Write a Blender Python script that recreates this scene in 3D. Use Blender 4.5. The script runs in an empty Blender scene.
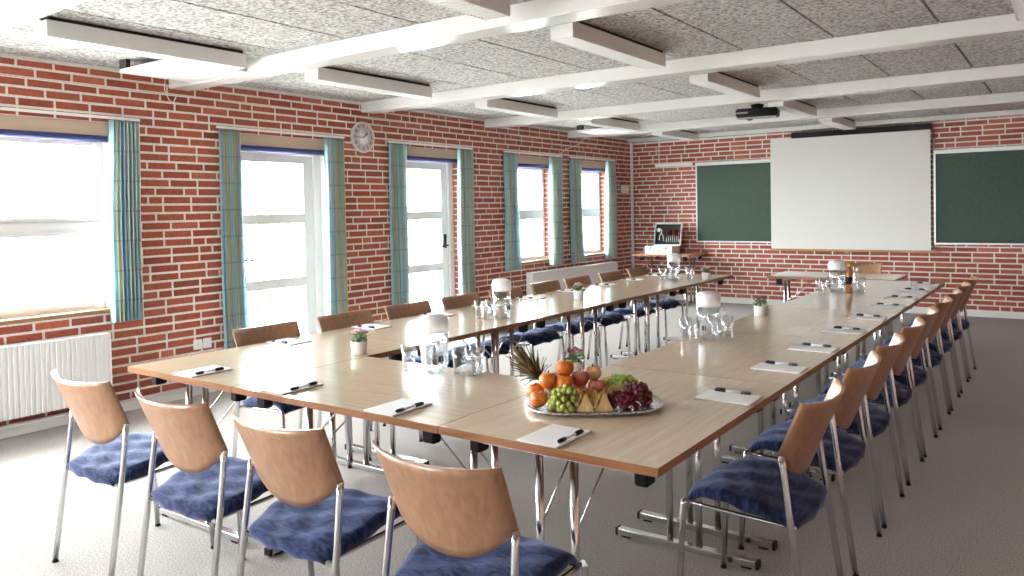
import bpy, bmesh, math, random
from mathutils import Vector, Matrix, Euler
random.seed(7)
C = bpy.context.scene.collection
scene = bpy.context.scene
PI = math.pi
# ------------------------------------------------------------------ camera
cam = bpy.data.cameras.new('camera'); co = bpy.data.objects.new('camera', cam); C.objects.link(co)
yaw, pit, rol = map(math.radians, (35.63, 1.32, 1.05))
fwd = Vector((-math.sin(yaw)*math.cos(pit), math.cos(yaw)*math.cos(pit), -math.sin(pit)))
rt = Vector((math.cos(yaw), math.sin(yaw), 0)); dn = fwd.cross(rt)
r2 = math.cos(rol)*rt + math.sin(rol)*dn; d2 = -math.sin(rol)*rt + math.cos(rol)*dn
M = Matrix((r2, -d2, -fwd)).transposed().to_4x4(); M.translation = (0, 0, 1.45)
co.matrix_world = M
cam.sensor_width = 36; cam.lens = 781.76/1024*36; cam.shift_y = -(288-228.28)/1024
cam.clip_start = .05; cam.clip_end = 200
scene.camera = co
# ------------------------------------------------------------------ world and exposure
W = bpy.data.worlds.new('sky'); scene.world = W; W.use_nodes = True
bg = W.node_tree.nodes['Background']; bg.inputs[0].default_value = (.97, .985, 1, 1); bg.inputs[1].default_value = 20.0
vs = scene.view_settings; vs.view_transform = 'Standard'; vs.look = 'None'; vs.gamma = 1; vs.exposure = 1.36; vs.use_curve_mapping = False
scene.cycles.max_bounces = 10; scene.cycles.diffuse_bounces = 6; scene.cycles.transparent_max_bounces = 24
scene.cycles.sample_clamp_indirect = 8; scene.cycles.use_denoising = True

# ------------------------------------------------------------------ helpers
def mat(name, col, rough=.5, metal=0, spec=.5, **k):
    m = bpy.data.materials.new(name); m.use_nodes = True
    p = m.node_tree.nodes['Principled BSDF']
    p.inputs['Base Color'].default_value = (*col, 1); p.inputs['Roughness'].default_value = rough
    p.inputs['Metallic'].default_value = metal; p.inputs['Specular IOR Level'].default_value = spec
    for a, v in k.items(): p.inputs[a.replace('_', ' ')].default_value = v
    return m
def nodes(m): return m.node_tree.nodes, m.node_tree.links, m.node_tree.nodes['Principled BSDF']
def noisy(m, c1, c2, scale, stretch=(1, 1, 1), detail=4, bump=0, dist=.002, lo=.35, hi=.65, coord='Object', distortion=0):
    N, L, p = nodes(m)
    tc = N.new('ShaderNodeTexCoord'); mp = N.new('ShaderNodeMapping'); mp.inputs['Scale'].default_value = stretch
    nz = N.new('ShaderNodeTexNoise'); nz.inputs['Scale'].default_value = scale; nz.inputs['Detail'].default_value = detail
    nz.inputs['Distortion'].default_value = distortion
    cr = N.new('ShaderNodeValToRGB'); cr.color_ramp.elements[0].position = lo; cr.color_ramp.elements[1].position = hi
    cr.color_ramp.elements[0].color = (*c1, 1); cr.color_ramp.elements[1].color = (*c2, 1)
    L.new(tc.outputs[coord], mp.inputs[0]); L.new(mp.outputs[0], nz.inputs['Vector']); L.new(nz.outputs['Fac'], cr.inputs[0]); L.new(cr.outputs[0], p.inputs['Base Color'])
    if bump:
        b = N.new('ShaderNodeBump'); b.inputs['Strength'].default_value = bump; b.inputs['Distance'].default_value = dist
        L.new(nz.outputs['Fac'], b.inputs['Height']); L.new(b.outputs[0], p.inputs['Normal'])
    return m
class MB:
    def __init__(s): s.v = []; s.f = []; s.mi = []; s.uv = {}; s.sm = []
    def face(s, idx, mi=0, sm=False): s.f.append(tuple(idx)); s.mi.append(mi); s.sm.append(sm)
    def box(s, a, b, mi=0, M=None, fm=None):
        x0, y0, z0 = a; x1, y1, z1 = b; n = len(s.v)
        P = [(x0,y0,z0),(x1,y0,z0),(x1,y1,z0),(x0,y1,z0),(x0,y0,z1),(x1,y0,z1),(x1,y1,z1),(x0,y1,z1)]
        s.v += [tuple(M @ Vector(p)) if M else p for p in P]
        for k, q in enumerate(((0,3,2,1),(4,5,6,7),(0,1,5,4),(1,2,6,5),(2,3,7,6),(3,0,4,7))):
            s.face([n+i for i in q], fm[k] if fm else mi)
        return s
    def tube(s, pts, r, n=10, mi=0, cap=True):
        pts = [Vector(p) for p in pts]; R = r if isinstance(r, (list, tuple)) else [r]*len(pts)
        base = len(s.v); up = None
        for i, p in enumerate(pts):
            t = (pts[min(i+1, len(pts)-1)]-pts[max(i-1, 0)]).normalized()
            if up is None: up = t.orthogonal().normalized()
            else: up = (up - t*up.dot(t)).normalized()
            w = t.cross(up)
            for k in range(n):
                a = 2*PI*k/n; s.v.append(tuple(p+(up*math.cos(a)+w*math.sin(a))*R[i]))
        for i in range(len(pts)-1):
            for k in range(n):
                a = base+i*n+k; b = base+i*n+(k+1) % n
                s.face((a, b, b+n, a+n), mi, True)
        if cap:
            s.face([base+k for k in range(n)][::-1], mi); s.face([base+(len(pts)-1)*n+k for k in range(n)], mi)
        return s
    def lathe(s, prof, n=24, mi=0, o=(0, 0, 0), sq=1.0, mis=None):
        base = len(s.v)
        for r, z in prof:
            for k in range(n):
                a = 2*PI*k/n; s.v.append((o[0]+r*math.cos(a), o[1]+r*sq*math.sin(a), o[2]+z))
        for i in range(len(prof)-1):
            for k in range(n):
                a = base+i*n+k; b = base+i*n+(k+1) % n
                s.face((a, b, b+n, a+n), mis[i] if mis else mi, True)
        if prof[0][0] > 1e-4: s.face([base+k for k in range(n)][::-1], mi)
        if prof[-1][0] > 1e-4: s.face([base+(len(prof)-1)*n+k for k in range(n)], mi)
        return s
    def ball(s, c, r, n=12, m=8, mi=0, sz=(1, 1, 1), M=None):
        base = len(s.v)
        for i in range(m+1):
            t = PI*i/m
            for k in range(n):
                a = 2*PI*k/n; q = Vector((r*sz[0]*math.sin(t)*math.cos(a), r*sz[1]*math.sin(t)*math.sin(a), -r*sz[2]*math.cos(t)))
                if M: q = M @ q
                s.v.append((c[0]+q.x, c[1]+q.y, c[2]+q.z))
        for i in range(m):
            for k in range(n):
                a = base+i*n+k; b = base+i*n+(k+1) % n; s.face((a, b, b+n, a+n), mi, True)
        return s
    def poly(s, pts, z0, z1, mi=0, side=None):     # prism from outline
        n = len(s.v); m = len(pts)
        s.v += [(x, y, z0) for x, y in pts]+[(x, y, z1) for x, y in pts]
        s.face([n+i for i in range(m)][::-1], mi); s.face([n+m+i for i in range(m)], mi)
        for i in range(m):
            j = (i+1) % m; s.face((n+i, n+j, n+m+j, n+m+i), mi if side is None else side)
        return s
    def build(s, name, mats, parent=None, loc=(0, 0, 0), rz=0, bevel=0, clean=True, link=True):
        me = bpy.data.meshes.new(name)
        me.from_pydata(s.v, [], s.f)
        mats = mats if isinstance(mats, (list, tuple)) else [mats]
        for m in mats: me.materials.append(m)
        me.polygons.foreach_set('material_index', s.mi); me.polygons.foreach_set('use_smooth', s.sm)
        if clean:
            b = bmesh.new(); b.from_mesh(me); bmesh.ops.remove_doubles(b, verts=b.verts, dist=1e-5)
            bmesh.ops.recalc_face_normals(b, faces=b.faces)
            if bevel:
                es = [e for e in b.edges if len(e.link_faces) == 2 and e.calc_face_angle(0) > .6]
                bmesh.ops.bevel(b, geom=es, offset=bevel, segments=2, affect='EDGES', clamp_overlap=True)
            b.to_mesh(me); b.free()
        o = bpy.data.objects.new(name, me); C.objects.link(o)
        o.location = loc; o.rotation_euler.z = rz
        if parent: o.parent = parent
        return o
def tag(o, label=None, cat=None, group=None, kind=None):
    if label: o['label'] = label
    if cat: o['category'] = cat
    if group: o['group'] = group
    if kind: o['kind'] = kind
    return o
def empty(name, loc=(0, 0, 0), rz=0, **k):
    o = bpy.data.objects.new(name, None); C.objects.link(o); o.location = loc; o.rotation_euler.z = rz
    o.empty_display_size = .1
    return tag(o, **k)
def copy_tree(o, parent=None):
    kids = [c for c in KIDS.get(o.name, [])] if o.name in KIDS else list(o.children)
    c = o.copy(); C.objects.link(c); c.parent = parent
    for ch in kids: copy_tree(ch, c)
    return c
KIDS = {}
def xf(o, x, y, z=0, rz=0):
    o.location = (x, y, z); o.rotation_euler.z = rz; return o
NTH = ['nearest', 'second', 'third', 'fourth', 'fifth', 'sixth', 'seventh', 'eighth', 'farthest']

# ------------------------------------------------------------------ materials
def attr_mat(name, rough):
    m = mat(name, (.5, .2, .15), rough); N, L, p = nodes(m)
    a = N.new('ShaderNodeVertexColor'); a.layer_name = 'Col'
    nz = N.new('ShaderNodeTexNoise'); nz.inputs['Scale'].default_value = 45; nz.inputs['Detail'].default_value = 5
    tc = N.new('ShaderNodeTexCoord'); L.new(tc.outputs['Object'], nz.inputs['Vector'])
    mx = N.new('ShaderNodeMix'); mx.data_type = 'RGBA'; mx.blend_type = 'MULTIPLY'; mx.inputs[0].default_value = .7
    cr = N.new('ShaderNodeValToRGB'); cr.color_ramp.elements[0].color = (.75, .7, .7, 1); cr.color_ramp.elements[0].position = .3; cr.color_ramp.elements[1].color = (1.15, 1.15, 1.15, 1); cr.color_ramp.elements[1].position = .6
    L.new(nz.outputs['Fac'], cr.inputs[0]); L.new(a.outputs['Color'], mx.inputs[6]); L.new(cr.outputs[0], mx.inputs[7]); L.new(mx.outputs[2], p.inputs['Base Color'])
    b = N.new('ShaderNodeBump'); b.inputs['Strength'].default_value = .5; b.inputs['Distance'].default_value = .003; L.new(nz.outputs['Fac'], b.inputs['Height']); L.new(b.outputs[0], p.inputs['Normal'])
    return m
m_brick = attr_mat('red_brick', .55)
m_mortar = noisy(mat('mortar', (.6, .57, .52), .95), (.70, .67, .62), (.84, .81, .76), 60, bump=.6)
m_paint = noisy(mat('white_paint', (.8, .8, .78), .45), (.76, .765, .75), (.82, .825, .81), 3)
m_beam = mat('beam_paint', (.74, .735, .715), .2)
m_frame = mat('window_paint', (.82, .82, .82), .4)
m_wool = noisy(mat('wood_wool', (.5, .5, .48), .95), (.17, .165, .155), (.58, .57, .55), 48, detail=6, bump=.8, dist=.006, lo=.34, hi=.62, distortion=.4)
m_dark = mat('dark_gap', (.03, .028, .025), .9)
m_carpet = noisy(mat('carpet', (.2, .19, .18), 1, spec=.1), (.26, .247, .232), (.49, .465, .44), 150, detail=8, bump=.5, dist=.004, lo=.38, hi=.62)
m_chrome = mat('chrome', (.72, .73, .75), .16, 1)
m_black = mat('black_plastic', (.006, .006, .007), .5, spec=.25)
m_white = mat('white_plastic', (.85, .85, .85), .35)
m_rad = mat('radiator_enamel', (.8, .8, .8), .3)
m_sillw = noisy(mat('brown_timber', (.3, .15, .06), .45), (.23, .11, .045), (.36, .19, .085), 6, (1, .1, 1))
m_lintel = noisy(mat('pale_timber', (.5, .36, .26), .6), (.42, .31, .23), (.55, .43, .34), 5, (1, .1, 1))
m_blind = mat('navy_blind', (.045, .06, .22), .6)
def wood(name, c1, c2, rough, stretch, scale=5, **k):
    return noisy(mat(name, c1, rough, **k), c1, c2, scale, stretch, detail=6, lo=.3, hi=.7, distortion=.6)
m_top = wood('maple_laminate', (.56, .445, .32), (.65, .535, .40), .15, (1, 14, 1), 4, spec=.8)
m_edge = wood('table_edge_wood', (.24, .095, .038), (.34, .15, .065), .35, (1, 1, 8), 6)
m_beech = wood('beech_ply', (.29, .15, .08), (.40, .225, .13), .3, (9, 9, .8), 5, spec=.6)
m_velvet = noisy(mat('navy_velvet', (.015, .025, .09), .8, spec=.2, Sheen_Weight=.5, Sheen_Roughness=.4), (.005, .009, .034), (.045, .075, .19), 7, (1.2, 3.4, 1), detail=6, bump=.25, dist=.005, lo=.38, hi=.78, distortion=2.6)
N, L, p = nodes(m_velvet); p.inputs['Sheen Tint'].default_value = (.45, .55, .9, 1)
m_seatbase = mat('seat_underside', (.01, .01, .012), .7)
m_green = noisy(mat('green_board', (.035, .11, .07), .6), (.028, .062, .042), (.036, .078, .054), 30)
m_screen = mat('screen_fabric', (.80, .80, .785), .85)
m_ledge = noisy(mat('ledge_wood', (.5, .27, .1), .4), (.42, .22, .08), (.56, .32, .14), 8, (.2, 1, 1))
m_paper = mat('paper', (.86, .86, .86), .7)
m_card = mat('cardboard', (.28, .17, .10), .8)
m_navyink = mat('pen_plastic', (.01, .012, .035), .3)
m_silver = mat('pen_silver', (.72, .74, .80), .3, .1)
m_grey = mat('grey_plastic', (.3, .3, .31), .5)
m_alu = mat('brushed_aluminium', (.75, .76, .78), .35, .5)
m_leaf = noisy(mat('leaf', (.1, .25, .05), .5), (.05, .15, .03), (.14, .32, .07), 12)
m_pink = noisy(mat('pink_petal', (.7, .35, .5), .6), (.72, .35, .5), (.8, .62, .68), 60)
m_crim = noisy(mat('crimson_petal', (.35, .03, .1), .6), (.16, .01, .035), (.42, .08, .15), 60)
m_soil = mat('soil', (.03, .02, .012), .95)
m_pot = mat('white_pot', (.82, .80, .79), .35)
def glassy(name, tint=(.96, .98, .98), lo=.03, hi=.75, power=2.2, rough=.02):
    m = bpy.data.materials.new(name); m.use_nodes = True; N = m.node_tree.nodes; L = m.node_tree.links; N.clear()
    o = N.new('ShaderNodeOutputMaterial'); mx = N.new('ShaderNodeMixShader'); t = N.new('ShaderNodeBsdfTransparent'); g = N.new('ShaderNodeBsdfGlossy')
    t.inputs[0].default_value = (*tint, 1); g.inputs['Roughness'].default_value = rough; g.inputs[0].default_value = (.95, .97, 1, 1)
    lw = N.new('ShaderNodeLayerWeight'); lw.inputs[0].default_value = .5
    pw = N.new('ShaderNodeMath'); pw.operation = 'POWER'; pw.inputs[1].default_value = power
    mr = N.new('ShaderNodeMapRange'); mr.inputs[3].default_value = lo; mr.inputs[4].default_value = hi
    L.new(lw.outputs['Facing'], pw.inputs[0]); L.new(pw.outputs[0], mr.inputs[0]); L.new(mr.outputs[0], mx.inputs[0])
    L.new(t.outputs[0], mx.inputs[1]); L.new(g.outputs[0], mx.inputs[2]); L.new(mx.outputs[0], o.inputs[0]); return m
m_pane = glassy('window_glass', (.97, .985, .98), .03, .5, 3)
m_glass = glassy('clear_glass', (.95, .96, .965), .06, .8, 1.8)
m_water = glassy('water', (.97, .98, .985), .04, .5, 2.5)
m_lid = mat('frosted_lid', (.88, .88, .88), .3, Transmission_Weight=.25)

# curtain cloth: plaid stripes on the cloth's own uv
def cloth_mat():
    m = bpy.data.materials.new('striped_cloth'); m.use_nodes = True; N, L, p = nodes(m)
    uv = N.new('ShaderNodeUVMap'); sx = N.new('ShaderNodeSeparateXYZ'); L.new(uv.outputs[0], sx.inputs[0])
    fr = N.new('ShaderNodeMath'); fr.operation = 'FRACT'; L.new(sx.outputs[0], fr.inputs[0])
    cr = N.new('ShaderNodeValToRGB'); cr.color_ramp.interpolation = 'CONSTANT'; e = cr.color_ramp.elements
    cols = [(0, (.54, .74, .78)), (.22, (.80, .84, .76)), (.30, (.76, .68, .36)), (.38, (.58, .76, .80)), (.53, (.36, .52, .66)), (.58, (.64, .80, .82)), (.74, (.74, .76, .56)), (.82, (.50, .68, .72)), (.93, (.74, .66, .40))]
    e[0].position = 0; e[0].color = (*cols[0][1], 1); e[1].position = cols[1][0]; e[1].color = (*cols[1][1], 1)
    for q, c in cols[2:]:
        n = e.new(q); n.color = (*c, 1)
    L.new(fr.outputs[0], cr.inputs[0])
    fy = N.new('ShaderNodeMath'); fy.operation = 'FRACT'; L.new(sx.outputs[1], fy.inputs[0])
    lt = N.new('ShaderNodeMath'); lt.operation = 'LESS_THAN'; lt.inputs[1].default_value = .07; L.new(fy.outputs[0], lt.inputs[0])
    ml = N.new('ShaderNodeMath'); ml.operation = 'MULTIPLY'; ml.inputs[1].default_value = .45; L.new(lt.outputs[0], ml.inputs[0])
    mx = N.new('ShaderNodeMix'); mx.data_type = 'RGBA'; L.new(ml.outputs[0], mx.inputs[0]); L.new(cr.outputs[0], mx.inputs[6]); mx.inputs[7].default_value = (.35, .38, .55, 1)
    L.new(mx.outputs[2], p.inputs['Base Color']); p.inputs['Roughness'].default_value = .9
    tr = N.new('ShaderNodeBsdfTranslucent'); L.new(mx.outputs[2], tr.inputs[0]); ms = N.new('ShaderNodeMixShader'); ms.inputs[0].default_value = .5
    L.new(p.outputs[0], ms.inputs[1]); L.new(tr.outputs[0], ms.inputs[2]); L.new(ms.outputs[0], N['Material Output'].inputs[0]); return m
m_cloth = cloth_mat()

# ------------------------------------------------------------------ the room shell
XL, XR, YB, YF, ZC = -5.77, 1.7, 11.42, -2.2, 2.55
WT = .32
def Z(d): return 1.45+d
# openings in the left wall: (y0, y1, z0, z1)
OPEN = {'window_1': (1.05, 2.99, .75, 2.15), 'door_1': (3.98, 5.06, .0, 2.15), 'door_2': (5.98, 7.03, .0, 2.15),
        'window_2': (8.05, 8.99, .75, 2.15), 'window_3': (9.68, 10.56, .75, 2.15), 'fill_window': (-1.5, .45, .75, 2.15)}  # last opening is out of view, added to bring in fill light
MZ0 = .62
def rects_minus(rect, holes):
    out = [rect]
    for (a0, a1, c0, c1) in holes:
        nxt = []
        for (y0, y1, z0, z1) in out:
            if y1 <= a0 or y0 >= a1 or z1 <= c0 or z0 >= c1: nxt.append((y0, y1, z0, z1)); continue
            if y0 < a0: nxt.append((y0, a0, z0, z1))
            if y1 > a1: nxt.append((a1, y1, z0, z1))
            yy0, yy1 = max(y0, a0), min(y1, a1)
            if z0 < c0: nxt.append((yy0, yy1, z0, c0))
            if z1 > c1: nxt.append((yy0, yy1, c1, z1))
        out = nxt
    return out
BCOL = [(.36, .078, .036), (.40, .092, .045), (.34, .070, .033), (.41, .105, .052), (.37, .082, .04), (.30, .06, .03)]
def brick_cells(u0, u1, z0, z1, holes=(), seed=1, zoff=0.0):
    rnd = random.Random(seed); out = []; row = 0; z = z0+zoff
    while z < z1-.02:
        u = u0-.24+(.12 if row % 2 else 0)+(.06 if row % 4 > 1 else 0)
        while u < u1:
            w = .24
            if rnd.random() < .10: w = .12
            a, b = max(u+.0085, u0), min(u+w-.0085, u1)
            if b-a > .03:
                col = rnd.choice(BCOL); k = rnd.uniform(.88, 1.1); col = tuple(c*k for c in col)
                for q in rects_minus((a, b, z+.0088, min(z+.0667-.0088, z1)), holes):
                    if q[1]-q[0] > .02 and q[3]-q[2] > .012: out.append((q, col))
            u += w
        z += .0667; row += 1
    return out
def brick_wall(name, cells, place, base_boxes, holesides=()):
    """mortar body plus bricks that stand 4 mm proud, one mesh"""
    mb = MB(); cols = []; rnd = random.Random(5)
    for a, b in base_boxes: mb.box(a, b, 1)
    ncol = len(mb.f)
    for (u0, u1, z0, z1), col in cells:
        n = len(mb.v); d = .004+rnd.uniform(-.001, .0015); j = lambda: rnd.uniform(-.0013, .0013); e = .003
        F = [(u0+e+j(), z0+e+j()), (u1-e+j(), z0+e+j()), (u1-e+j(), z1-e+j()), (u0+e+j(), z1-e+j())]
        B = [(u0, z0), (u1, z0), (u1, z1), (u0, z1)]
        mb.v += [place(u, z, d) for u, z in F]+[place(u, z, 0) for u, z in B]
        mb.face((n, n+1, n+2, n+3), 0)
        for i in range(4):
            k = (i+1) % 4; mb.face((n+4+i, n+4+k, n+k, n+i), 0)
        cols.append(col)
    me = bpy.data.meshes.new(name); me.from_pydata(mb.v, [], mb.f); me.materials.append(m_brick); me.materials.append(m_mortar)
    me.polygons.foreach_set('material_index', mb.mi)
    at = me.color_attributes.new('Col', 'BYTE_COLOR', 'CORNER')
    for pi, pl in enumerate(me.polygons):
        c = (1, 1, 1) if pi < ncol else cols[(pi-ncol)//5]
        for li in pl.loop_indices: at.data[li].color_srgb = (*[pow(max(x, 0), 1/2.2) for x in c], 1)
    o = bpy.data.objects.new(name, me); C.objects.link(o); tag(o, kind='structure'); return o
holes = list(OPEN.values())
solid = rects_minus((YF-.1, YB+.2, 0, ZC+.2), holes)
cellsL = brick_cells(YF, YB, 0.01, ZC, holes, 3)
wl = brick_wall('wall_left', cellsL, lambda u, z, d: (XL+d, u, z), [((XL-WT, a, c), (XL, b, d_)) for a, b, c, d_ in solid])
# brick returns in the far reveals of each opening (header ends)
for nm, k in (('door_2', 0), ('window_2', 1), ('window_3', 1)):
    a = OPEN[nm]; zz = [.01+.0667*i for i in range(31) if .01+.0667*i >= a[2]-.002]
    brick_wall('trim_1', [((-.13, -.012, z+.0063, z+.0604), random.choice(BCOL)) for z in zz], lambda u, z, d, y=a[1]: (XL+u, y-d, z), [])
for nm in ('door_1', 'window_1'):
    a = OPEN[nm]; tag(MB().box((XL-.13, a[1]-.012, a[2]), (XL-.001, a[1]-.0, a[3])).build('trim_1', m_paint), kind='structure')
cellsB = brick_cells(XL, XR, 0.01, ZC, (), 9)
brick_wall('wall_back', cellsB, lambda u, z, d: (u, YB-d, z), [((XL, YB, 0), (XR+.2, YB+.2, ZC+.2))])
cellsR = brick_cells(YF, YB, 0.01, ZC, (), 12)
brick_wall('wall_right', cellsR, lambda u, z, d: (XR-d, u, z), [((XR, YF-.1, 0), (XR+.2, YB+.2, ZC+.2))])
FRONT_FILL = [(-4.6, -3.7)]  # unseen opening added in the front wall for frontal fill daylight
fb = MB(); fb.box((XL-.32, YF-.2, 0), (XR+.2, YF, .75)); fb.box((XL-.32, YF-.2, 2.2), (XR+.2, YF, ZC+.2)); xs = [XL-.32]+[q for w_ in FRONT_FILL for q in w_]+[XR+.2]
for i in range(0, len(xs), 2): fb.box((xs[i], YF-.2, .75), (xs[i+1], YF, 2.2))
tag(fb.build('wall_front', m_paint), kind='structure')
tag(MB().box((XL-WT, YF-.2, -.1), (XR+.2, YB+.2, 0)).build('floor', m_carpet), kind='structure')
# ceiling of wood-wool slabs between painted beams
BE = [-2.3, -.35, 1.65, 3.45, 5.49, 7.50, 9.43, 11.25]
ce = MB(); ce.box((XL-WT, YF-.2, ZC+.03), (XR+.2, YB+.2, ZC+.25), 1)
for i in range(len(BE)-1):
    y0 = BE[i]+.17; y1 = BE[i+1]-.014; x = -5.76
    while x < XR:
        x1 = min(x+.61, XR) if x > -5.76 else -5.54
        ce.box((x+.008, max(y0, YF), ZC), (x1-.008, y1, ZC+.029), 0); x = x1
tag(ce.build('ceiling', [m_wool, m_dark]), kind='structure')
for i, y in enumerate(BE[1:]):
    w = .18
    if i == len(BE)-2:
        o = MB().box((XL+.005, y, 2.495), (XR-.005, YB-.004, ZC+.02)).build('trim_2', m_beam, bevel=.004)
    else: o = MB().box((XL+.005, y, 2.452), (XR-.005, y+w, ZC+.02)).build('trim_2', m_beam, bevel=.006)
    tag(o, kind='structure')
# side trims where the ceiling meets the left wall
tag(MB().box((XL+.004, YF, 2.525), (XL+.03, YB, 2.549)).build('trim_3', m_beam), kind='structure')
for nm, a, b in (('baseboard_back', (XL+.02, YB-.022, 0), (XR, YB-.004, .085)), ('baseboard_right', (XR-.022, YF, 0), (XR-.004, YB-.03, .085))):
    tag(MB().box(a, b).build(nm, m_paint, bevel=.003), kind='structure')
for a, b in ((YF, 3.98), (5.06, 5.98), (7.03, YB-.025)):
    tag(MB().box((XL+.004, a, 0), (XL+.022, b, .085)).build('baseboard_left', m_paint, bevel=.003), kind='structure')
# outside ground and planting
m_ground = noisy(mat('pale_paving', (.6, .6, .58), .9), (.55, .55, .53), (.66, .66, .63), 2)
gb = MB(); gb.box((-60, -40, -.3), (XL-WT, 60, -.12)); gb.box((XL-WT, -40, -.3), (40, YF-.2, -.12)); tag(gb.build('ground', m_ground), kind='structure')
def shrub(loc, r, h, label, n=260, trunk=.0):
    e = empty('shrub', loc, label=label, cat='shrub'); rnd = random.Random(int(r*100)+int(h*77))
    mb = MB(); st = MB()
    for i in range(9):
        a = rnd.uniform(0, 6.28); st.tube([(0, 0, 0), (.3*r*math.cos(a), .3*r*math.sin(a), trunk+h*.4), (.75*r*math.cos(a), .75*r*math.sin(a), trunk+h*.85)], [.03, .018, .006], 6)
    for i in range(n):
        u = rnd.uniform(0, 6.28); v = rnd.uniform(-1, 1); q = rnd.uniform(.6, 1)
        c = Vector((r*q*math.cos(u)*math.sqrt(1-v*v), r*q*math.sin(u)*math.sqrt(1-v*v), trunk+h*.55+h*.45*v*q))
        Rm = Euler((rnd.uniform(0, 6), rnd.uniform(0, 6), rnd.uniform(0, 6))).to_matrix(); s_ = rnd.uniform(.06, .12)
        n0 = len(mb.v)
        mb.v += [tuple(c+Rm @ Vector(p)*s_) for p in ((-1, 0, 0), (0, -.45, .1), (1, 0, 0), (0, .45, .1))]; mb.face((n0, n0+1, n0+2, n0+3))
    mb.build('foliage', m_leaf, e, clean=False); st.build('stem', m_sillw, e)
shrub((-9.3, 4.3, -.12), .8, 1.2, 'pale garden shrub outside the large window at left')
shrub((-9.5, 7.0, -.12), .7, 1.6, 'pale garden shrub seen through the nearer glazed door')

# ------------------------------------------------------------------ windows and doors
def frame_rect(mb, x0, x1, y0, y1, z0, z1, w, mi=0):
    mb.box((x0, y0, z0), (x1, y0+w, z1), mi); mb.box((x0, y1-w, z0), (x1, y1, z1), mi)
    mb.box((x0, y0+w, z0), (x1, y1-w, z0+w), mi); mb.box((x0, y0+w, z1-w), (x1, y1-w, z1), mi)
def window(nm, mull=None):
    y0, y1, z0, z1 = OPEN[nm]; e = empty(nm, (XL-.17, y0, z0), kind='structure'); X = 0
    h = z1-z0; w = y1-y0
    mb = MB(); frame_rect(mb, -.05, .05, 0, w, 0, h-.09, .05); mb.box((-.05, 0, h-.09), (.05, w, h)); mb.box((-.05, .05, 1.355-z0), (.05, w-.05, 1.425-z0))
    mb.build('window_frame', m_frame, e, bevel=.004)
    s = MB(); secs = [(0.05, w-.05)]
    for a, b in secs:
        for c, d in ((.05, 1.355-z0), (1.425-z0, h-.14)): frame_rect(s, -.03, .06, a+.002, b-.002, c+.002, d-.002, .03)
    sa = s.build('sash', m_frame, e, bevel=.003)
    for c, d in ((.05, 1.355-z0), (1.425-z0, h-.14)): MB().box((.0, .07, c+.02), (.006, w-.07, d-.02)).build('glass_pane', m_pane, sa)
    MB().box((.055, 0, h-.10), (.165, w, h-.001)).build('lintel_board', m_lintel, e, bevel=.003)
    MB().box((.055, .0, .0), (.185, w, .028)).build('window_sill', m_sillw, e, bevel=.004)
    return e
for nm in ('window_1', 'window_2', 'window_3', 'fill_window'): window(nm)
def door(nm, handle_y):
    y0, y1, z0, z1 = OPEN[nm]; e = empty(nm, (XL-.15, y0, 0), kind='structure'); w = y1-y0
    mb = MB(); mb.box((-.05, 0, 0), (.05, .09, z1)); mb.box((-.05, w-.09, 0), (.05, w, z1)); mb.box((-.05, .09, z1-.15), (.05, w-.09, z1)); mb.box((-.06, .09, 0), (.06, w-.09, .03))
    mb.build('door_frame', m_frame, e, bevel=.004)
    l = MB(); a, b = .095, w-.095; t = z1-.156; st = .11
    l.box((-.02, a, .035), (.035, a+st, t)); l.box((-.02, b-st, .035), (.035, b, t))
    zs = [(.035, .22), (.775, .865), (1.365, 1.455), (t-.07, t)]
    for c, d in zs: l.box((-.02, a+st, c), (.035, b-st, d))
    lf = l.build('door_leaf', m_frame, e, bevel=.004)
    for i in range(3): MB().box((.004, a+st-.01, zs[i][1]-.01), (.01, b-st+.01, zs[i+1][0]+.01)).build('glass_pane', m_pane, lf)
    hm = MB(); hy = b-.055 if handle_y > 0 else a+.055; sgn = -1 if handle_y > 0 else 1
    hm.box((.035, hy-.02, 1.03), (.043, hy+.02, 1.19)); hm.tube([(.043, hy, 1.06), (.085, hy, 1.06), (.09, hy+sgn*.02, 1.06), (.09, hy+sgn*.12, 1.055)], .010, 8); hm.lathe([(.016, 0), (.016, .012)], 12, o=(.045, hy, 1.15))
    hm.build('door_handle', m_black, lf, bevel=.002)
    MB().box((.055, 0, z1-.10), (.145, w, z1-.001)).build('lintel_board', m_lintel, e, bevel=.003)
door('door_1', -1); door('door_2', 1)
WHERE = {'window_1': 'the large left window', 'door_1': 'the nearer glazed door', 'door_2': 'the farther glazed door', 'window_2': 'the narrow window beyond the doors', 'window_3': 'the narrow window nearest the corner', 'fill_window': 'the added fill-light window behind the camera'}
for nm in ('window_1', 'door_1', 'door_2', 'window_2', 'window_3'):
    y0, y1, z0, z1 = OPEN[nm]
    e = empty('roller_blind', (XL-.02, y0+.01, 2.03), label='rolled-up navy blue roller blind above '+WHERE[nm], cat='blind')
    mb = MB(); mb.tube([(0, .01, 0), (0, y1-y0-.03, 0)], .026, 14); mb.build('blind_roll', m_blind, e)
    mb = MB(); mb.box((-.03, 0, -.03), (.03, .008, .03)); mb.box((-.03, y1-y0-.03, -.03), (.03, y1-y0-.022, .03)); mb.box((-.01, .2, .035), (.005, y1-y0-.25, .04)); mb.build('bracket', m_grey, e)
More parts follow.
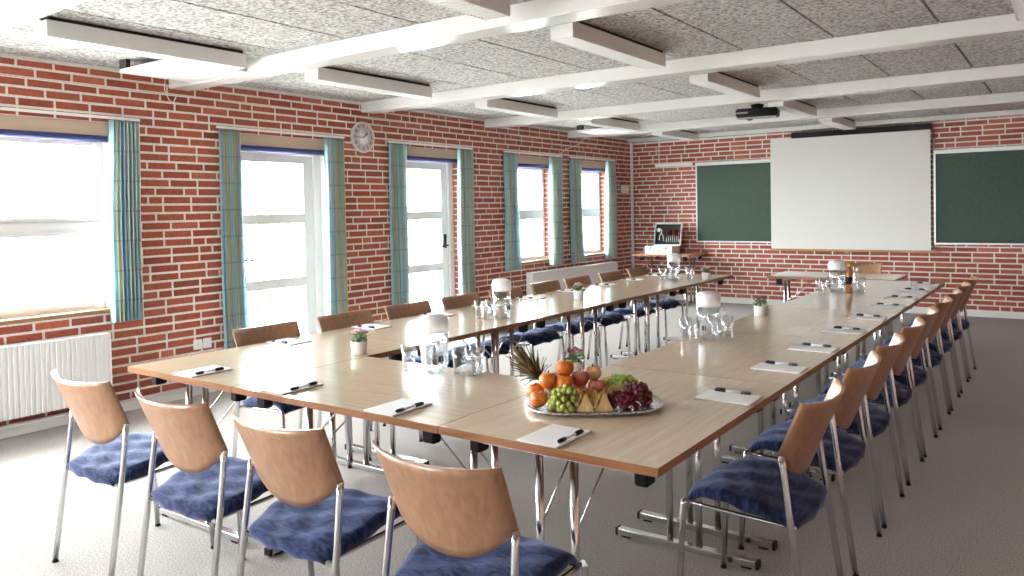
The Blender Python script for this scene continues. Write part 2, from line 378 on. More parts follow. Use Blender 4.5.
def curtain(y0, y1, z0, z1, label, inward, flare=0, rnd=0):
    """pleated cloth hanging on its rail; 'inward' is the side that turns into the window"""
    n = 90; m = 14; mb = MB(); w = y1-y0; k = 8; R = random.Random(rnd)
    ph = [R.uniform(0, 6) for _ in range(4)]
    for side in (0, 1):
        for j in range(m+1):
            t = j/m; z = z1+(z0-z1)*t
            for i in range(n+1):
                u = i/n; amp = .023+.010*t
                x = .055+amp*math.sin(2*PI*k*u+ph[0]+.5*math.sin(ph[1]+3*t))+.006*math.sin(5*u+4*t+ph[2])+side*.003
                y = y0+w*u+(flare*t*(u-.0) if inward > 0 else flare*t*(u-1))+.004*math.sin(6*t+ph[3])
                mb.v.append((x, y, z))
    S = (n+1)*(m+1)
    for side in (0, 1):
        for j in range(m):
            for i in range(n):
                a = side*S+j*(n+1)+i; mb.face((a, a+1, a+n+2, a+n+1), 0, True)
    for j in range(m):
        for i in (0, n): a = j*(n+1)+i; mb.face((a, a+n+1, a+n+1+S, a+S), 0, True)
    for i in range(n):
        for j in (0, m): a = j*(n+1)+i; mb.face((a, a+1, a+1+S, a+S), 0, True)
    o = mb.build('curtain', m_cloth, loc=(XL, 0, 0), clean=False)
    me = o.data; uvl = me.uv_layers.new(name='UVMap')
    for lp in me.loops:
        vi = lp.vertex_index % S; uvl.data[lp.index].uv = ((vi % (n+1))/n*w*1.6/.26, (vi//(n+1))/m*(z1-z0)/.22)
    tag(o, label, 'curtain', 'striped curtains along the window wall'); o.scale.y = .9905; return o
zr = 2.165
curt = [(2.98, 3.2, .68, 'window_1', 'right', -1, .03), (3.885, 4.085, .05, 'door_1', 'left', 1, .03), (5.02, 5.26, .05, 'door_1', 'right', -1, -.0),
        (5.885, 6.12, .05, 'door_2', 'left', 1, -.0), (7.0, 7.25, .05, 'door_2', 'right', -1, -.0), (7.925, 8.17, .70, 'window_2', 'left', 1, .05),
        (8.97, 9.25, .70, 'window_2', 'right', -1, .03), (9.50, 9.755, .70, 'window_3', 'left', 1, .06), (10.54, 10.80, .70, 'window_3', 'right', -1, .04)]
for i, (a, b, c, w, s, inn, fl) in enumerate(curt):
    curtain(a, b, c, zr, 'blue-green striped curtain at the %s side of %s' % (s, WHERE[w]), inn, fl, i)
for nm, a, b in (('window_1', .9, 3.18), ('door_1', 3.83, 5.22), ('door_2', 5.81, 7.20), ('window_2', 7.83, 9.19), ('window_3', 9.39, 10.73)):
    e = empty('curtain_rail', (XL, a, zr+.005), label='thin white curtain rail above '+WHERE[nm], cat='curtain rail')
    MB().box((.047, 0, 0), (.063, b-a, .02)).build('rail', m_white, e, bevel=.002)
    mb = MB()
    for q in (.06, (b-a)/2, b-a-.07): mb.box((.004, q, .002), (.047, q+.015, .016))
    mb.build('bracket', m_white, e)

# ------------------------------------------------------------------ radiators, sockets, pipe and wall things
def radiator(y0, y1, z0, z1, label, depth=.11, ribs=True):
    e = empty('radiator', (XL+.035, y0, z0), label=label, cat='radiator'); w = y1-y0; h = z1-z0
    mb = MB()
    if ribs:   # corrugated front panel
        n = int(w/.0333); pts = []
        for i in range(n):
            y = i*w/n; d = w/n; pts += [(y, 0), (y+d*.55, 0), (y+d*.68, -.008), (y+d*.87, -.008)]
        pts.append((w, 0)); b0 = len(mb.v)
        for z in (0, h):
            for y, x in pts: mb.v.append((depth+x, y, z))
            for y, x in pts: mb.v.append((depth+x-.012, y, z))
        P_ = len(pts)
        for i in range(P_-1):
            mb.face((b0+i, b0+i+1, b0+2*P_+i+1, b0+2*P_+i)); mb.face((b0+P_+i, b0+P_+i+1, b0+3*P_+i+1, b0+3*P_+i))
            for q in (0, 2*P_): mb.face((b0+q+i, b0+q+i+1, b0+q+P_+i+1, b0+q+P_+i))
    else: mb.box((depth-.014, 0, 0), (depth, w, h))
    mb.build('front_panel', m_rad, e, clean=False)
    MB().box((.0, .004, .01), (.014, w-.004, h-.01)).build('rear_panel', m_rad, e, bevel=.003)
    mb = MB(); mb.box((0.0, -.004, 0), (depth+.003, .0, h)); mb.box((.0, w, 0), (depth+.003, w+.004, h)); mb.build('side_cover', m_rad, e)
    mb = MB(); mb.box((.0, 0, h), (depth+.004, .02, h+.006)); mb.box((0, w-.02, h), (depth+.004, w, h+.006))
    for i in range(int(w/.03)): mb.box((.014, .02+i*.03, h), (depth-.012, .024+i*.03, h+.004))
    mb.box((depth-.014, .02, h), (depth+.004, w-.02, h+.006)); mb.box((.0, .02, h), (.014, w-.02, h+.006)); mb.build('top_grille', m_rad, e)
    mb = MB()
    for q in (.15, w-.15): mb.tube([(.05, q, 0), (.05, q, -.048), (-.02, q, -.048)], .007, 8)
    mb.build('pipe_connector', m_rad, e)
radiator(.9, 2.865, .145, .615, 'long ribbed white radiator below the large left window')
radiator(8.30, 10.60, .14, .635, 'long smooth white radiator below the two narrow windows', .10, False)
tag(MB().tube([(XL+.05, YF+.1, .082), (XL+.05, 3.9, .082)], .011, 10).build('heating_pipe', m_rad), 'white heating pipe running low along the wall under the ribbed radiator', 'pipe')
e = empty('wall_socket', (XL+.004, 3.60, .37), label='white double power socket low on the brick wall', cat='socket')
for k in (0, 1):
    MB().box((0, k*.085, 0), (.012, k*.085+.075, .08)).build('socket_plate', m_white, e, bevel=.003)
    mb = MB(); mb.lathe([(.018, 0), (.018, .004)], 14); o = mb.build('socket_insert', m_pot, e); o.rotation_euler = (0, PI/2, 0); o.location = (.012, k*.085+.037, .04)
# vertical conduit in the corner and horizontal one along the top of the back wall
tag(MB().box((XL+.0, YB-.085, .09), (XL+.04, YB-.045, 2.49)).build('trim_4', m_paint, bevel=.003), kind='structure')
tag(MB().box((XL+.05, YB-.02, 2.465), (-3.6, YB-.004, 2.492)).build('trim_5', m_paint), kind='structure')
tag(MB().tube([(XL+.012, YF+.2, 2.40)]+[(XL+.012+.002*math.sin(i), YF+.2+i*.45, 2.40+.004*math.sin(i*2.1)) for i in range(1, 29)], .0035, 6).build('wall_cable', m_white), 'thin white cable running along the brick wall above the windows', 'cable')
tag(MB().tube([(XL+.03, 3.41, 2.53), (XL+.03, 3.40, 2.44), (XL+.04, 3.43, 2.36), (XL+.03, 3.47, 2.34), (XL+.03, 3.50, 2.40)], .004, 6).build('blind_cord', m_lid), 'short pale cord dangling from the end of the ceiling beam', 'cord')
tag(MB().tube([(XL+.02, 9.1, 2.18), (XL+.03, 9.35, 2.29), (XL+.03, 9.7, 2.38), (XL+.04, 9.9, 2.50)], .005, 6).build('loose_cable', m_white), 'loose white cable rising aslant over the narrow windows', 'cable')
e = empty('wall_thermostat', (XL+.004, 10.99, 1.69), label='small white control box on the brick wall beside the corner', cat='control box')
MB().box((0, 0, 0), (.05, .19, .11)).build('housing', m_white, e, bevel=.006); MB().tube([(.02, .08, 0), (.03, .08, -.03), (.02, .05, -.05)], .006, 8).build('sensor_stub', m_grey, e)
MB().tube([(.02, 0, .06), (.02, -.06, .05), (.01, -.09, .09)], .005, 8).build('cable_tail', m_white, e)
e = empty('board_lamp', (-5.26, 11.2, 2.10), label='slim white lamp bar hanging left of the green board', cat='lamp')
MB().box((0, -.03, -.02), (.60, .03, .02)).build('lamp_bar', m_white, e, bevel=.006); MB().tube([(.06, 0, .02), (.06, 0, .40)], .006, 8).build('hanging_rod', m_white, e)
# clock
def text_mesh(s, size, m, parent, loc, rot, name='numeral', depth=.0008):
    cu = bpy.data.curves.new('t', 'FONT'); cu.body = s; cu.size = size; cu.align_x = 'CENTER'; cu.align_y = 'CENTER'; cu.extrude = depth
    t = bpy.data.objects.new('t', cu); C.objects.link(t); dg = bpy.context.evaluated_depsgraph_get()
    me = bpy.data.meshes.new_from_object(t.evaluated_get(dg)); bpy.data.objects.remove(t)
    me.materials.clear(); me.materials.append(m)
    o = bpy.data.objects.new(name, me); C.objects.link(o); o.parent = parent; o.location = loc; o.rotation_euler = rot; return o
e = empty('wall_clock', (XL+.004, 5.50, 2.205), label='round white wall clock on the brick pier between the doors', cat='clock')
m_dial = mat('clock_ring', (.60, .56, .58), .5)
ro = (PI/2, 0, PI/2)
mb = MB(); mb.lathe([(.152, 0), (.156, .012), (.152, .024), (.142, .026), (.141, .020)], 48); o = mb.build('clock_case', m_white, e); o.rotation_euler = (0, PI/2, 0)
mb = MB(); mb.lathe([(.141, .018), (.141, .021), (.078, .021)], 48); mb.lathe([(.078, .0215), (.0001, .022)], 40, mi=1); o = mb.build('dial', [m_dial, m_paper], e); o.rotation_euler = (0, PI/2, 0)
for h in range(1, 13):
    a = h*PI/6; text_mesh(str(h), .038, m_black, e, (.0225, -math.sin(a)*-.112, math.cos(a)*.112), ro)
def hand(a, l, w, name):
    mb = MB(); mb.box((.0, -w, -.015), (.0012, w, l)); o = mb.build(name, m_black, e); o.location = (.024, 0, 0); o.rotation_euler = (-a, 0, 0)
hand(math.radians(52), .068, .004, 'hour_hand'); hand(math.radians(270), .092, .003, 'minute_hand')

# ------------------------------------------------------------------ back wall boards, screen, projector
def board(x0, x1, label):
    e = empty('green_board', (x0, YB-.035, .91), label=label, cat='board'); w = x1-x0; h = 1.185
    MB().box((0.02, 0.005, .02), (w-.02, .02, h-.02)).build('board_surface', m_green, e)
    mb = MB(); mb.box((0, -.004, 0), (.02, .022, h)); mb.box((w-.02, -.004, 0), (w, .022, h)); mb.box((.02, -.004, 0), (w-.02, .022, .02)); mb.box((.02, -.004, h-.02), (w-.02, .022, h)); mb.build('board_frame', m_alu, e, bevel=.002)
    MB().box((-.0, -.02, h), (w, .015, h+.03)).build('top_rail', m_white, e, bevel=.002)
board(-4.685, -3.40, 'green board in a white frame left of the projection screen')
board(-1.45, 1.2, 'dark green board right of the projection screen')
e = empty('projection_screen', (-3.53, YB-.075, .80), label='large pulled-down white projection screen on the back wall', cat='screen')
MB().box((0, 0, .03), (2.05, .003, 1.60)).build('screen_cloth', m_screen, e)
MB().box((-.02, -.012, 0), (2.12, .014, .028)).build('bottom_batten', m_ledge, e, bevel=.004)
MB().box((.3, -.03, 1.592), (2.07, .05, 1.672)).build('roller_case', m_black, e, bevel=.006)
MB().box((2.062, .02, .0), (2.072, .04, 1.58)).build('guide_strip', m_sillw, e)
mb = MB(); mb.box((1.0, -.02, -.02), (1.06, .0, .01)); mb.build('pull_tab', m_grey, e)
e = empty('projector', (-2.61, 7.98, 2.38), rz=math.radians(12), label='black ceiling-mounted projector hanging beyond the third beam', cat='projector')
mb = MB(); mb.poly([(-.2, -.13), (-.06, -.15), (.2, -.12), (.21, .1), (.1, .14), (-.18, .12)], -.03, .055); mb.build('housing', m_black, e, bevel=.012)
mb = MB(); mb.lathe([(.045, 0), (.045, .05), (.038, .055), (.036, .02), (.0001, .02)], 20); o = mb.build('lens', m_black, e); o.rotation_euler = (PI/2, 0, 0); o.location = (-.1, .17, .01); o.rotation_euler = (-PI/2, 0, 0)
MB().tube([(0, 0, .055), (0, 0, .17)], .03, 14).build('mount_pole', m_black, e); MB().lathe([(.07, .10), (.05, .06), (.03, .05)], 16).build('mount_plate', m_black, e)
mb = MB(); mb.box((-.19, -.153, .0), (-.08, -.146, .018)); mb.box((-.20, -.10, -.032), (.18, .08, -.028)); mb.build('vent_panel', m_grey, e)

# ceiling lamps
def lamp_proto():
    e = empty('ceiling_lamp'); w, l = .155, 1.26
    mb = MB(); mb.box((0, 0, .0), (.006, l, .092)); mb.box((w-.006, 0, .0), (w, l, .092)); mb.box((.006, 0, 0), (w-.006, .006, .092)); mb.box((.006, l-.006, 0), (w-.006, l, .092)); mb.box((.006, .006, .084), (w-.006, l-.006, .092))
    mb.build('housing', m_paint, e, bevel=.002)
    d = MB(); d.box((.006, .006, .004), (w-.006, l-.006, .008))
    for i in range(42): d.box((.008, .012+i*.0295, -.002), (w-.008, .016+i*.0295, .004))
    d.build('louvre', m_lid, e)
    mb = MB(); mb.box((.045, .02, .092), (w-.012, l-.02, .112))  # mount drawn as one long dark strip standing in for the shadow gap
    mb.build('shadow_gap_strip', m_dark, e)
    return e
LP = lamp_proto(); KIDS[LP.name] = list(LP.children); first = True
rows = ((-4.655, 'window-side row', (0, 1, 2, 3, 4)), (-2.475, 'middle row', (0, 1, 2, 3, 4)), (-.245, 'right-hand row', (1, 2)))
BAYS = ['before the nearest full beam', 'between first and second full beams', 'between second and third full beams', 'between third and fourth full beams', 'in the last bay']
for x, rn, ks in rows:
    for k in ks:
        y = BE[k+2]+.18+(.24 if k < 3 else .20)
        o = LP if first else copy_tree(LP); first = False
        if k == 0: y = 2.0
        xf(o, x, y, 2.437); tag(o, 'narrow white ceiling lamp of the %s, %s' % (rn, BAYS[k]), 'lamp', 'ceiling lamps')
# flat boards beside the beams near the window wall
for x0, x1, y0, y1, lb in ((-5.42, -4.75, 2.88, 3.435, 'flat white vent panel under the ceiling beside the nearest lamp'), (-5.3, -4.7, 8.9, 9.42, 'flat white vent panel under the ceiling near the back lamps')):
    e = empty('vent_panel', (x0, y0, 2.462), label=lb, cat='vent')
    MB().box((0, 0, 0), (x1-x0, y1-y0, .025)).build('cover_plate', m_paint, e, bevel=.003)
    MB().box((.0, .0, .025), (.09, .03, .087)).build('bracket', m_dark, e); MB().box((.3, .35, .025), (x1-x0-.02, y1-y0-.02, .087)).build('duct_body', m_paint, e)

# ------------------------------------------------------------------ tables
def make_table(l, w, top=.73):
    """length along x, origin at the floor under the middle"""
    e = empty('folding_table')
    hl, hw, r = l/2, w/2, .006
    mb = MB(); mb.box((-hl, -hw, top-.026), (hl, hw, top), 1, fm=(1, 0, 1, 1, 1, 1)); mb.build('tabletop', [m_top, m_edge], e)
    fr = w*.385
    for s in (-1, 1):
        x = s*(hl-.105); zt = top-.028
        MB().box((x-.019, -fr, zt-.034), (x+.019, fr, zt-.006)).build('support_rail', m_chrome, e, bevel=.004)
        for t in (-1, 1):
            MB().box((x-.028, t*fr-.022, zt-.065), (x+.028, t*fr+.022, zt)).build('hinge_block', m_black, e, bevel=.005)
            MB().tube([(x, t*.065, .03), (x, t*.065, zt-.02)], .0145, 12).build('leg', m_chrome, e)
            MB().tube([(x-s*.012, t*.065, .44), (x-s*.15, t*.068, .56), (x-s*.29, t*.07, zt-.004)], .0042, 6).build('brace', m_chrome, e)
        ft = MB().box((x-.02, -fr, .008), (x+.02, fr, .036)).build('foot', m_chrome, e, bevel=.003)
        for t in (-1, 1): MB().box((x-.0205, t*(fr+.004)-.006, .004), (x+.0205, t*(fr+.004)+.006, .0365)).build('foot_cap', m_black, ft, bevel=.002); MB().box((x-.018, t*(fr-.04)-.02, 0), (x+.018, t*(fr-.04)+.02, .008)).build('foot_pad', m_black, ft)
    return e
def put_tables(proto, spots, group):
    KIDS[proto.name] = list(proto.children)
    for i, (x, y, rz, lb) in enumerate(spots):
        o = proto if i == 0 else copy_tree(proto)
        xf(o, x, y, 0, rz); tag(o, lb, 'table', group)
TL = 1.203
pos5 = ['nearest', 'second nearest', 'middle', 'second farthest', 'farthest']
t1 = make_table(TL-.004, .80)
put_tables(t1, [(-1.33, 1.966+TL*(k+.5), PI/2, 'maple-topped folding table, %s of the five in the right-hand row' % pos5[k]) for k in range(5)], 'tables of the right-hand row')
t2 = make_table(TL-.004, .826)
put_tables(t2, [(-3.298, 1.966+TL*(k+.5), PI/2, 'maple-topped folding table, %s of the five in the window-side row' % pos5[k]) for k in range(5)], 'tables of the window-side row')
t3 = make_table(1.146, .78)
put_tables(t3, [(-2.307, 2.357, 0, 'maple-topped folding table crosswise between the two long rows in the foreground')], 'crosswise tables')
t4 = make_table(1.2, .68)
put_tables(t4, [(-1.95, 8.37, 0, 'lone folding table at the far end before the projection screen')], None)
t5 = make_table(.90, .72, .755)
put_tables(t5, [(-4.93, 10.98, 0, 'small folding table in the far left corner carrying the open case')], None)

# ------------------------------------------------------------------ chairs
def make_chair():
    e = empty('conference_chair')
    # seat cushion
    nx, ny = 18, 20; hw, hd = .219, .215; mb = MB()
    def sq(u, v):   # square to rounded square
        k = .22
        return u*math.sqrt(1-k*v*v), v*math.sqrt(1-k*u*u)
    def top(u, v):
        z = .452+.022*math.cos((v-.40)*1.9)+.010*u*u*(1-v*v)
        if v > .5: z -= .024*((v-.5)/.5)**2
        z -= .010*(abs(v)**6+abs(u)**6)
        z += .0035*math.sin(9*u+5*v)*(1-u*u)+.003*math.sin(11*v-6*u)
        return z
    for j in range(ny+1):
        for i in range(nx+1):
            u, v = -1+2*i/nx, -1+2*j/ny; a, b = sq(u, v); mb.v.append((a*(hw+.008*v), b*hd+.004, top(u, v)))
    S = len(mb.v)
    for j in range(ny+1):
        for i in range(nx+1):
            u, v = -1+2*i/nx, -1+2*j/ny; a, b = sq(u, v); t = .044+.016*math.sin((v+1)*2.2) if v < .4 else .046-.022*((v-.4)/.6)
            t *= 1-.45*max(abs(u), abs(v))**8
            mb.v.append((a*(hw+.008*v)*.985, b*hd*.985+.004, top(u, v)-t-.008))
    for j in range(ny):
        for i in range(nx):
            a = j*(nx+1)+i; mb.face((a, a+1, a+nx+2, a+nx+1), 0, True); mb.face((S+a, S+a+nx+1, S+a+nx+2, S+a+1), 1, True)
    for i in range(nx):
        for j in (0, ny): a = j*(nx+1)+i; mb.face((a, a+1, S+a+1, S+a), 0, True)
    for j in range(ny):
        for i in (0, nx): a = j*(nx+1)+i; mb.face((a, a+nx+1, S+a+nx+1, S+a), 0, True)
    mb.build('seat', [m_velvet, m_seatbase], e)
    # backrest: curved plywood shell
    nx, nz = 24, 10; mb = MB()
    def back(u, t, off):
        zb = .626-.104*(1-abs(u)**2.3); zt = .813-.010*(1-u*u); z = zb+(zt-zb)*t
        y = -.138-(z-.626)*.42-.058*(1-abs(u)**2.2)
        y += .010*max(0, abs(u)-.86)/.14
        w = .222-.006*(1-t)
        return (u*w, y+off, z)
    for off in (0, -.010):
        for j in range(nz+1):
            for i in range(nx+1): mb.v.append(back(-1+2*i/nx, j/nz, off))
    S = (nx+1)*(nz+1)
    for j in range(nz):
        for i in range(nx):
            a = j*(nx+1)+i; mb.face((a, a+1, a+nx+2, a+nx+1), 0, True); mb.face((S+a, S+a+nx+1, S+a+nx+2, S+a+1), 0, True)
    for i in range(nx):
        for j in (0, nz): a = j*(nx+1)+i; mb.face((a, a+1, S+a+1, S+a))
    for j in range(nz):
        for i in (0, nx): a = j*(nx+1)+i; mb.face((a, a+nx+1, S+a+nx+1, S+a))
    mb.build('backrest', m_beech, e)
    for s in (-1, 1):
        lg = MB().tube([(s*.226, -.232, .006), (s*.224, -.168, .45), (s*.2195, -.150, .595), (s*.217, -.143, .632)], .0115, 12).build('leg', m_chrome, e); MB().tube([(s*.226, -.232, 0), (s*.226, -.232, .009)], .0125, 10).build('foot_glide', m_black, lg)
        lg = MB().tube([(s*.222, .222, .006), (s*.216, .200, .405), (s*.213, .190, .418)], .0115, 12).build('leg', m_chrome, e); MB().tube([(s*.222, .222, 0), (s*.222, .222, .009)], .0125, 10).build('foot_glide', m_black, lg)
    mb = MB()
    for s in (-1, 1): mb.tube([(s*.208, .192, .412), (s*.195, .12, .402), (s*.18, -.10, .388), (s*.18, -.165, .386)], .008, 8)
    mb.tube([(-.212, .182, .409), (.212, .182, .409)], .008, 8); mb.tube([(-.222, -.174, .388), (.222, -.174, .388)], .009, 8)
    mb.build('seat_frame', m_chrome, e)
    return e
ch = make_chair(); KIDS[ch.name] = list(ch.children)
used = False
def chair(x, y, rz, lb, grp):
    global used
    o = copy_tree(ch) if used else ch; used = True
    xf(o, x, y, 0, rz); tag(o, lb, 'chair', grp)
FR = ['leftmost', 'second from left', 'third from left', 'rightmost']
for i, x in enumerate((-3.27, -2.62, -2.03, -1.375)):
    chair(x, 1.752, 0, 'beech-backed chair with navy seat, %s of the four along the front table edge' % FR[i], 'chairs along the front table edge')
for i, y in enumerate((2.785, 3.435, 4.0, 4.64, 5.185, 5.83, 6.40, 7.0, 7.58)):
    chair(-.918, y, PI/2, 'beech-backed chair with navy seat, %s of the nine along the right-hand table row' % NTH[i], 'chairs along the right-hand row')
for i, y in enumerate((2.82, 3.42, 4.0, 4.58, 5.16, 5.75, 6.3, 6.95, 7.56)):
    chair(-3.57, y, -PI/2, 'beech-backed chair with navy seat, %s of the nine along the window-side row' % NTH[i], 'chairs along the window-side row')
chair(-1.87, 8.87, PI, 'lone beech-backed chair facing the room behind the far lone table', None)

# ------------------------------------------------------------------ pads and pens
TZ = .73
def make_pad():
    e = empty('notepad'); R = random.Random(2)
    mb = MB(); mb.box((-.075, -.105, .0), (.075, .105, .0015)); mb.build('backing_card', m_card, e)
    mb = MB()
    for k in range(3): mb.box((-.074+.0002*k, -.104, .0015+.0016*k), (.074+.0002*k, .104, .0029+.0016*k))
    mb.build('paper_sheets', m_paper, e); return e
def make_pen():
    e = empty('ballpoint_pen')
    mb = MB(); mb.tube([(0, -.034, 0), (0, .03, 0)], .0048, 10); mb.build('barrel', m_silver, e)
    mb = MB(); mb.tube([(0, -.072, 0), (0, -.066, 0), (0, -.034, 0)], [.003, .0065, .0068], 10); mb.build('grip', m_navyink, e)
    mb = MB(); mb.tube([(0, .026, 0), (0, .066, 0), (0, .07, 0)], [.0068, .0068, .004], 10); mb.box((-.0015, .030, .005), (.0015, .062, .0085)); mb.build('cap', m_navyink, e)
    return e
pd, pn = make_pad(), make_pen(); KIDS[pd.name] = list(pd.children); KIDS[pn.name] = list(pn.children)
cnt = 0
def pad(x, y, rz, side, where, grp):
    """side: unit offset of the pen within the pad's own frame"""
    global cnt
    o = copy_tree(pd) if cnt else pd; q = copy_tree(pn) if cnt else pn; cnt += 1
    xf(o, x, y, TZ, rz); tag(o, 'white notepad '+where, 'notepad', 'notepads '+grp)
    c, s = math.cos(rz), math.sin(rz); ox = side*.062; j = random.Random(cnt).uniform(-.012, .012)
    xf(q, x+c*ox-s*(.004+j), y+s*ox+c*(.004+j), TZ+.0061+.006, rz+j*4); tag(q, 'blue and silver pen on notepad '+where, 'pen', 'pens '+grp)
PP = ['leftmost', 'second from left', 'third from left', 'rightmost']
for i, (x, y) in enumerate(((-3.265, 2.085), (-2.635, 2.085), (-2.018, 2.075), (-1.335, 2.073))): pad(x, y, 0, 1, 'along the front table edge, %s of four' % PP[i], 'along the front table edge')
for i, y in enumerate((2.84, 3.47, 4.02, 4.665, 5.27, 5.93, 6.47, 7.08, 7.66)): pad(-1.05, y, PI/2, 1, 'of the right-hand row, %s of its nine' % NTH[i], 'along the right-hand row')
for i, y in enumerate((2.83, 3.47, 4.1, 4.68, 5.25, 5.88, 6.48, 7.07, 7.62)): pad(-3.59, y, -PI/2, 1, 'of the window-side row, %s of its nine' % NTH[i], 'along the window-side row')

# ------------------------------------------------------------------ pitchers and glasses
def make_pitcher():
    e = empty('water_pitcher')
    out = [(.046, 0), (.053, .004), (.056, .03), (.060, .12), (.062, .185)]; inn = [(.060, .185), (.057, .12), (.053, .03), (.05, .012), (.0001, .010)]
    MB().lathe(out+inn, 32).build('jug_body', m_glass, e)
    MB().lathe([(.0001, .013), (.0495, .014), (.0525, .03), (.0565, .12), (.057, .128), (.0001, .129)], 28).build('water', m_water, e)
    MB().lathe([(.063, .183), (.065, .20), (.064, .235), (.058, .252), (.035, .262), (.0001, .265)], 28).build('lid', m_lid, e)
    mb = MB(); mb.tube([(.058, 0, .18), (.075, 0, .178), (.097, 0, .16), (.100, 0, .11), (.092, 0, .06), (.056, 0, .045)], .0065, 8)
    mb.build('handle', m_glass, e)
    mb = MB(); mb.box((-.012, -.0625, .06), (-.002, -.0585, .085)); mb.box((.004, -.0625, .06), (.012, -.0585, .085)); mb.build('marking', m_navyink, e)
    return e
def make_tumbler():
    e = empty('drinking_glass')
    MB().lathe([(.024, 0), (.027, .004), (.029, .06), (.034, .118), (.0325, .118), (.0275, .06), (.0255, .012), (.0001, .010)], 24).build('glass_wall', m_glass, e)
    MB().lathe([(.0001, .001), (.0235, .001), (.0240, .009), (.0001, .0095)], 20).build('glass_base', m_water, e)
    return e
jg, gl = make_pitcher(), make_tumbler(); KIDS[jg.name] = list(jg.children); KIDS[gl.name] = list(gl.children)
JW = ['the crosswise table', 'the near window-side row', 'the near right-hand row', 'the far window-side row', 'the far right-hand row']
J = [((-2.316, 2.62), 1.2, ((-2.455, 2.60), (-2.425, 2.69), (-2.40, 2.77), (-2.215, 2.67), (-2.16, 2.73), (-2.13, 2.66))),
     ((-3.105, 4.20), 1.5, ((-3.235, 4.12), (-3.20, 4.20), (-3.15, 4.09), (-2.99, 4.30), (-2.955, 4.36))),
     ((-1.595, 4.03), 0, ((-1.69, 3.95), (-1.695, 4.04), (-1.62, 4.17), (-1.54, 4.165))),
     ((-3.20, 7.20), 1.5, ((-3.31, 7.17), (-3.29, 7.27), (-3.07, 7.26), (-3.10, 7.34))),
     ((-1.57, 6.76), 1.57, ((-1.68, 6.66), (-1.68, 6.76), (-1.66, 6.90), (-1.40, 6.83)))]
GP = [['first from the left', 'second from the left', 'behind its left side', 'just right of it', 'second to its right', 'nearer the camera at its right', 'outermost right']]
k1 = k2 = 0
for i, ((x, y), rz, gs) in enumerate(J):
    o = copy_tree(jg) if k1 else jg; k1 += 1; xf(o, x, y, TZ, rz); tag(o, 'clear water pitcher with pale lid on '+JW[i], 'pitcher', 'water pitchers')
    for n, (a, b) in enumerate(gs):
        g = copy_tree(gl) if k2 else gl; k2 += 1; xf(g, a, b, TZ, n)
        pos = {0: 'outermost at its left', 1: 'second at its left'}.get(n, ['', '', 'closest behind it', 'at its right', 'farther right of it', 'rightmost and nearest the camera'][n])
        tag(g, 'clear tumbler by the pitcher on %s, %s' % (JW[i], pos), 'glass', 'tumblers around the pitchers')
m_amber = mat('amber_glass', (.28, .10, .03), .15); m_cap = mat('yellow_cap', (.6, .35, .06), .4)
e = empty('bottle', (-1.472, 6.74, TZ), label='small brown bottle with black label beside the farther right-hand pitcher', cat='bottle')
MB().lathe([(.026, 0), (.028, .006), (.028, .14), (.024, .17), (.013, .20), (.012, .225), (.0001, .225)], 20).build('bottle_body', m_amber, e)
MB().lathe([(.0285, .07), (.0285, .13)], 20).build('bottle_label', m_black, e); MB().lathe([(.0145, .215), (.0145, .24), (.0001, .241)], 16).build('cap', m_cap, e)

e = empty('glass_carafe', (-1.415, 6.70, TZ), label='tall slim clear carafe right of the brown bottle', cat='carafe')
MB().lathe([(.026, 0), (.029, .004), (.031, .09), (.022, .15), (.021, .20), (.026, .225), (.0245, .225), (.0195, .20), (.0205, .15), (.029, .09), (.027, .012), (.0001, .01)], 24).build('carafe_body', m_glass, e)
MB().lathe([(.0001, .012), (.0265, .013), (.0285, .09), (.0001, .1)], 20).build('water', m_water, e)
# ------------------------------------------------------------------ potted flowers
def flowers(x, y, label, petal, hide=False, s=1):
    e = empty('potted_flower', (x, y, TZ), label=label, cat='potted plant', group='small potted flowers on the tables'); R = random.Random(int(abs(x*100)+y*10))
    MB().lathe([(.030*s, 0), (.038*s, .002), (.043*s, .062), (.044*s, .068), (.039*s, .068), (.038*s, .056), (.0001, .055)], 24).build('pot', m_pot, e)
    MB().lathe([(.0375*s, .052), (.038*s, .059), (.0001, .062)], 16).build('soil', m_soil, e)
    mb = MB(); st = MB()
    for i in range(46):
        a = R.uniform(0, 6.28); t = R.uniform(.2, 1); c = Vector((t*.045*math.cos(a), t*.045*math.sin(a), .068+R.uniform(0, .045)))*s
        Rm = Euler((R.uniform(-.8, .8), R.uniform(-.8, .8), a)).to_matrix(); q = .017*s
        n0 = len(mb.v); mb.v += [tuple(c+Rm @ Vector(p)*q) for p in ((-.7, 0, 0), (0, -.5, .1), (1, 0, -.15), (0, .5, .1), (.1, 0, -.03))]
        mb.face((n0, n0+1, n0+4)); mb.face((n0+1, n0+2, n0+4)); mb.face((n0+2, n0+3, n0+4)); mb.face((n0+3, n0, n0+4))
    mb.build('leaves', m_leaf, e, clean=False)
    for i in range(13):
        a = i*2.4; t = math.sqrt((i+.5)/13); c = (.040*s*t*math.cos(a), .040*s*t*math.sin(a), (.128-.02*t*t+R.uniform(-.006, .006))*s)
        st.tube([(0, 0, .06*s), (c[0]*.6, c[1]*.6, .09*s), c], .0012, 5)
        fl = MB()
        for k in range(6):
            b = k*PI/3; fl.ball((c[0]+.006*s*math.cos(b), c[1]+.006*s*math.sin(b), c[2]), .0052*s, 6, 4, 0, (1, 1, .5))
        fl.ball((c[0], c[1], c[2]+.003), .004*s, 6, 4); fl.build('blossom', petal, e)
    st.build('stems', m_leaf, e)
flowers(-2.958, 2.77, 'white pot of pale pink flowers on the table joint in the left foreground', m_pink)
flowers(-1.745, 2.875, 'pot of dark crimson flowers behind the fruit platter', m_crim, s=.95)
flowers(-3.21, 5.38, 'white pot of pink flowers midway along the window-side row', m_pink)
flowers(-1.655, 5.08, 'white pot of crimson flowers on the right-hand row', m_crim)
